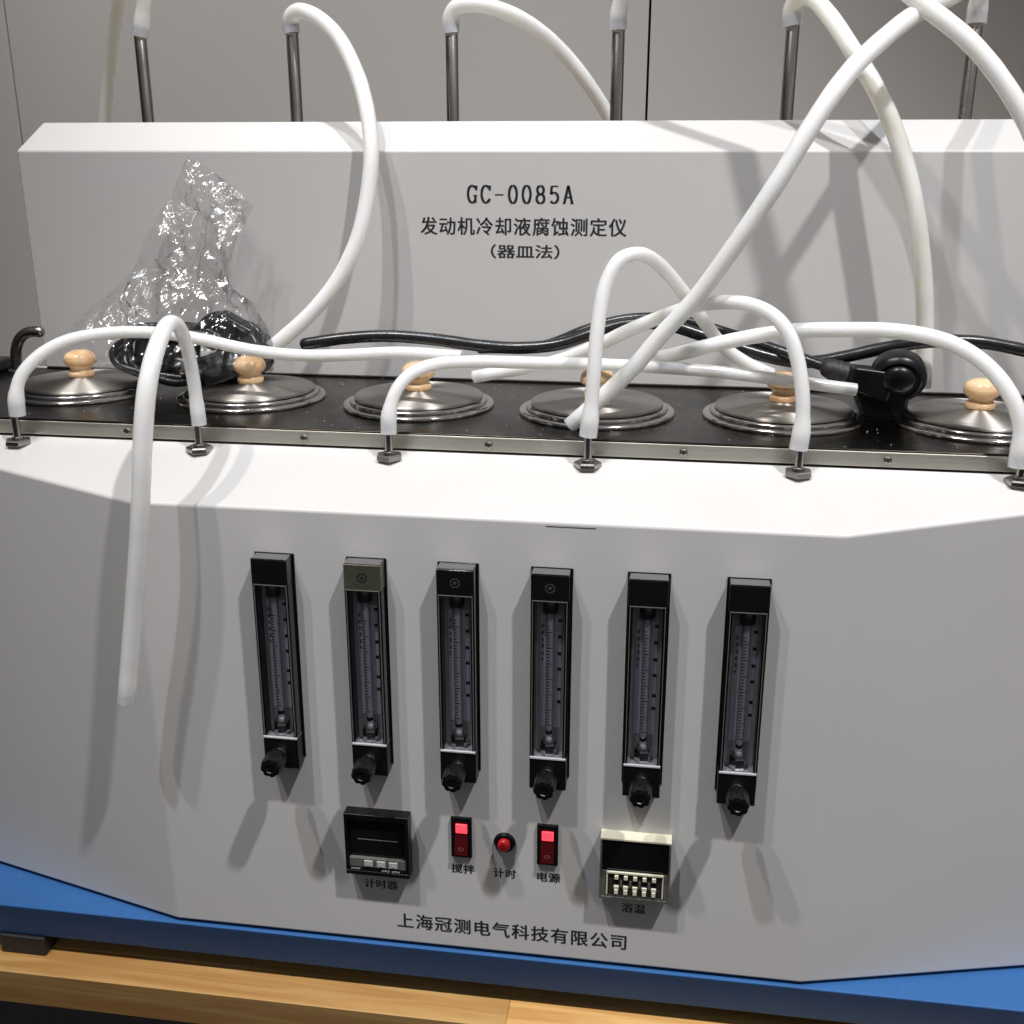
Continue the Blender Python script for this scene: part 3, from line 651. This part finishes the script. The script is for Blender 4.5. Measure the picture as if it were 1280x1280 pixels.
hose('T3', 'white hose standing up in a tall narrow loop at the center', .0061)
hose('T4', 'white hose from the second fitting from the right looping back left to a cut end', .0061)
hose('T5', 'white hose from the right end fitting sweeping left in a long low arch', .0066)
hose('B', 'long white hose crossing diagonally from the top right to a cut end above the tray', .0072, grow0=1.0, grow1=1.2, rf=lambda u: .0071+.0012*u)
hose('R0', 'yellowed hose on the far left steel tube looping down behind the housing', .0080, 'silicone_old', 1.15)
hose('R1', 'white hose on the second steel tube curving down in front of the housing', .0080, 'silicone', 1.15)
hose('R2', 'white hose on the third steel tube dropping behind the housing', .0080, 'silicone', 1.15)
hose('R3', 'white hose on the fourth steel tube passing out over the right edge', .0080, 'silicone', 1.15)
hose('R4', 'white hose on the fifth steel tube falling straight behind the black plug', .0085, 'silicone_old', 1.15)

# ---------------- cables ----------------
bm = bmesh.new(); sweep(bm, P['C1'], .0062, 20, step=.004, wob=.05); o = obj('power_cable', bm, M['cable'], None, 60)
tag(o, 'long black cable lying along the foot of the rear housing', 'cable')
pc = empty('power_plug', 'black power plug with a round domed head resting between the two right lids', 'plug', (.655, .21, Z1))
bm = bmesh.new(); sweep(bm, [Vector(p)-Vector((.655, .21, Z1)) for p in P['C2']], .0052, 20, step=.004, wob=.05); obj('cord', bm, M['cable'], pc, 60)
def at(dx, dy, dz): return (dx, dy, dz)
bm = bmesh.new(); sweep(bm, [(-.050, .012, .0430), (-.044, .011, .0415), (-.036, .009, .0395), (-.026, .006, .0370)], lambda u, a_, c_: .0092+.0020*u+(.0006 if int(a_/.0028) % 2 else 0), 24, step=.0014, relax=1); obj('strain_relief', bm, M['rubber'], pc, 50)
bm = bmesh.new(); v = box(bm, -.030, .010, -.014, .014, -.016, .014)
for q in v:
    if q.co.x < -.02: q.co.z *= .72; q.co.y *= .75
bmesh.ops.subdivide_edges(bm, edges=bm.edges[:], cuts=3, use_grid_fill=True)
o = obj('plug_body', bm, M['black'], pc, 60, .003, 3); o.location = (-.004, .000, .0335); o.rotation_euler = (0, R(12), R(4))
ss = o.modifiers.new('smooth', 'SMOOTH'); ss.factor = .5; ss.iterations = 4
bm = bmesh.new(); lathe(bm, [(.020, -.013), (.0245, -.011), (.0255, -.006), (.0255, .006), (.0240, .010), (.0195, .0125), (.0185, .0105), (.0165, .0105), (.0155, .0135), (.0125, .0165), (.007, .0185), (.001, .0190)], 64, 'y')
o = obj('plug_head', bm, M['black'], pc, 45); o.location = (.0125, .000, .040); o.rotation_euler = (R(14), 0, R(-8)); o.scale = (1, 1, .92)
bm = bmesh.new(); v = box(bm, -.034, .020, -.013, .013, -.012, .016)
for q in v:
    if q.co.z < 0: q.co.x = q.co.x*.75+.004; q.co.y *= .8
o = obj('plug_base', bm, M['black'], pc, 40, .004, 4); o.location = (.004, .004, .0128)

# cable bundle in the bag
cb = empty('cable_bundle', 'coiled black cable with moulded plug wrapped inside the clear plastic bag', 'cable', (-.045, .235, Z1))
def loop(cx, cy, cz, rx, rz, tilt, turns, ph, r, sd):
    rnd = random.Random(sd); pts = []
    n = int(turns*14)
    for i in range(n+1):
        a_ = ph+2*math.pi*i/14; w_ = 1+.10*math.sin(i*1.7+sd)+rnd.uniform(-.05, .05)
        pts.append((cx+rx*w_*math.cos(a_), cy+(i/n-.5)*.026+tilt*math.sin(a_)+rnd.uniform(-.002, .002), cz+rz*w_*math.sin(a_)))
    b_ = bmesh.new(); sweep(b_, pts, r, 14, step=.004, wob=.06); return b_
obj('coil', loop(-.012, -.010, .040, .056, .026, .006, 3.6, .4, .0044, 3), M['cable'], cb, 60)
obj('coil', loop(.040, .000, .046, .036, .030, .010, 2.6, 1.4, .0044, 8), M['cable'], cb, 60)
obj('coil', loop(.020, .015, .036, .062, .024, .006, 2.2, 2.4, .0044, 11), M['cable'], cb, 60)
bm = bmesh.new(); v = box(bm, -.020, .020, -.011, .011, -.010, .010)
for q in v:
    if q.co.x > 0: q.co.z *= .8
o = obj('moulded_plug', bm, M['black'], cb, 40, .004, 4); o.location = (.078, -.015, .040); o.rotation_euler = (R(10), R(35), R(-12))
bm = bmesh.new(); box(bm, -.026, .026, -.014, .014, -.016, .016)
o = obj('moulded_plug', bm, M['black'], cb, 40, .005, 4); o.location = (.052, -.020, .030); o.rotation_euler = (R(-14), R(-18), R(10))
bm = bmesh.new(); box(bm, -.016, .026, -.011, .011, -.017, .017)
o = obj('moulded_plug', bm, M['gloss'], cb, 40, .006, 4); o.location = (.046, .006, .062); o.rotation_euler = (R(8), R(30), R(8))
bm = bmesh.new(); box(bm, -.034, .030, -.010, .010, -.016, .016)
o = obj('moulded_plug', bm, M['gloss'], cb, 40, .006, 4); o.location = (-.024, .006, .036); o.rotation_euler = (R(-12), R(8), R(8))
bm = bmesh.new(); lathe(bm, [(.0075, 0), (.0085, .002), (.0085, .018), (.0075, .020)], 28, 'y'); o = obj('metal_sleeve', bm, M['chrome'], cb, 40); o.location = (.012, -.034, .026); o.rotation_euler = (0, R(0), R(70))

# ---------------- plastic bag ----------------
OUT = [(-.0545, .717), (-.030, .703), (.000, .684), (.0225, .667), (.012, .652), (.004, .630), (-.006, .600), (.002, .586), (.024, .574), (.042, .556), (.054, .534), (.058, .512), (.048, .500), (.012, .496),
       (-.050, .497), (-.100, .498), (-.135, .505), (-.150, .525), (-.170, .548), (-.150, .567), (-.128, .584), (-.108, .606), (-.098, .636), (-.082, .664), (-.068, .690)]
def inside(x, z):
    c_ = False; n = len(OUT); j = n-1
    for i in range(n):
        xi, zi = OUT[i]; xj, zj = OUT[j]
        if (zi > z) != (zj > z) and x < (xj-xi)*(z-zi)/(zj-zi)+xi: c_ = not c_
        j = i
    return c_
def edged(x, z):
    d = 9; n = len(OUT)
    for i in range(n):
        a_ = Vector(OUT[i]); b_ = Vector(OUT[(i+1) % n]); p = Vector((x, z)); ab = b_-a_
        t_ = max(0, min(1, (p-a_).dot(ab)/ab.length_squared)); d = min(d, (p-a_-ab*t_).length)
    return d
def ridge(p, s, seed):
    q = Vector((p[0]*s+seed, p[1]*s*.8-seed, seed*.7)); d, _ = noise.voronoi(q)
    return (d[1]-d[0])
def film(side, seed):
    bm = bmesh.new(); st = .0026; g = {}
    nx, nz = int(.235/st), int(.235/st)
    for i in range(nx):
        for j in range(nz):
            x = -.178+i*st+(j % 2)*st*.5; z = .490+j*st
            x2 = x+.004*noise.noise(Vector((z*40, seed, 0))); 
            if inside(x2, z):
                e = min(1, edged(x2, z)/.022); e = math.sin(e*math.pi/2)
                k = min(1, max(0, (.717-z)/.2)); yb = .302-.085*k**1.4
                low = max(0, min(1, (.60-z)/.06))
                amp = .010+.022*low
                crease = (min(ridge((x, z), 17, seed), .30)*.042+min(ridge((x, z), 40, seed+3), .35)*.010*(.3+low+.7*max(0, noise.noise(Vector((x*22, z*22, seed)))+.2))+noise.noise(Vector((x*150, z*150, seed)))*.0018+min(ridge((x, z), 95, seed+5), .3)*.0030)
                y = yb-side*amp*e-(crease-.006)*(.35+.65*e)
                y = min(y, .3195); g[i, j] = bm.verts.new((x2, y, z))
    for i in range(nx-1):
        for j in range(nz-1):
            if j % 2 == 0: tr = (((i, j), (i+1, j), (i, j+1)), ((i+1, j), (i+1, j+1), (i, j+1)))
            else: tr = (((i, j), (i+1, j+1), (i, j+1)), ((i, j), (i+1, j), (i+1, j+1)))
            for f_ in tr:
                if all(k in g for k in f_): bm.faces.new([g[k] for k in f_])
    return bm
bag = empty('plastic_bag', 'crumpled clear plastic bag leaning against the housing around a black cable', 'plastic bag', (-.045, .235, Z1))
for nm, side, seed in (('front_film', 1, 1.3), ('back_film', -1, 7.9)):
    bm = film(side, seed)
    bmesh.ops.translate(bm, verts=bm.verts, vec=(.045, -.235, -Z1))
    obj(nm, bm, M['film'], bag, 38)
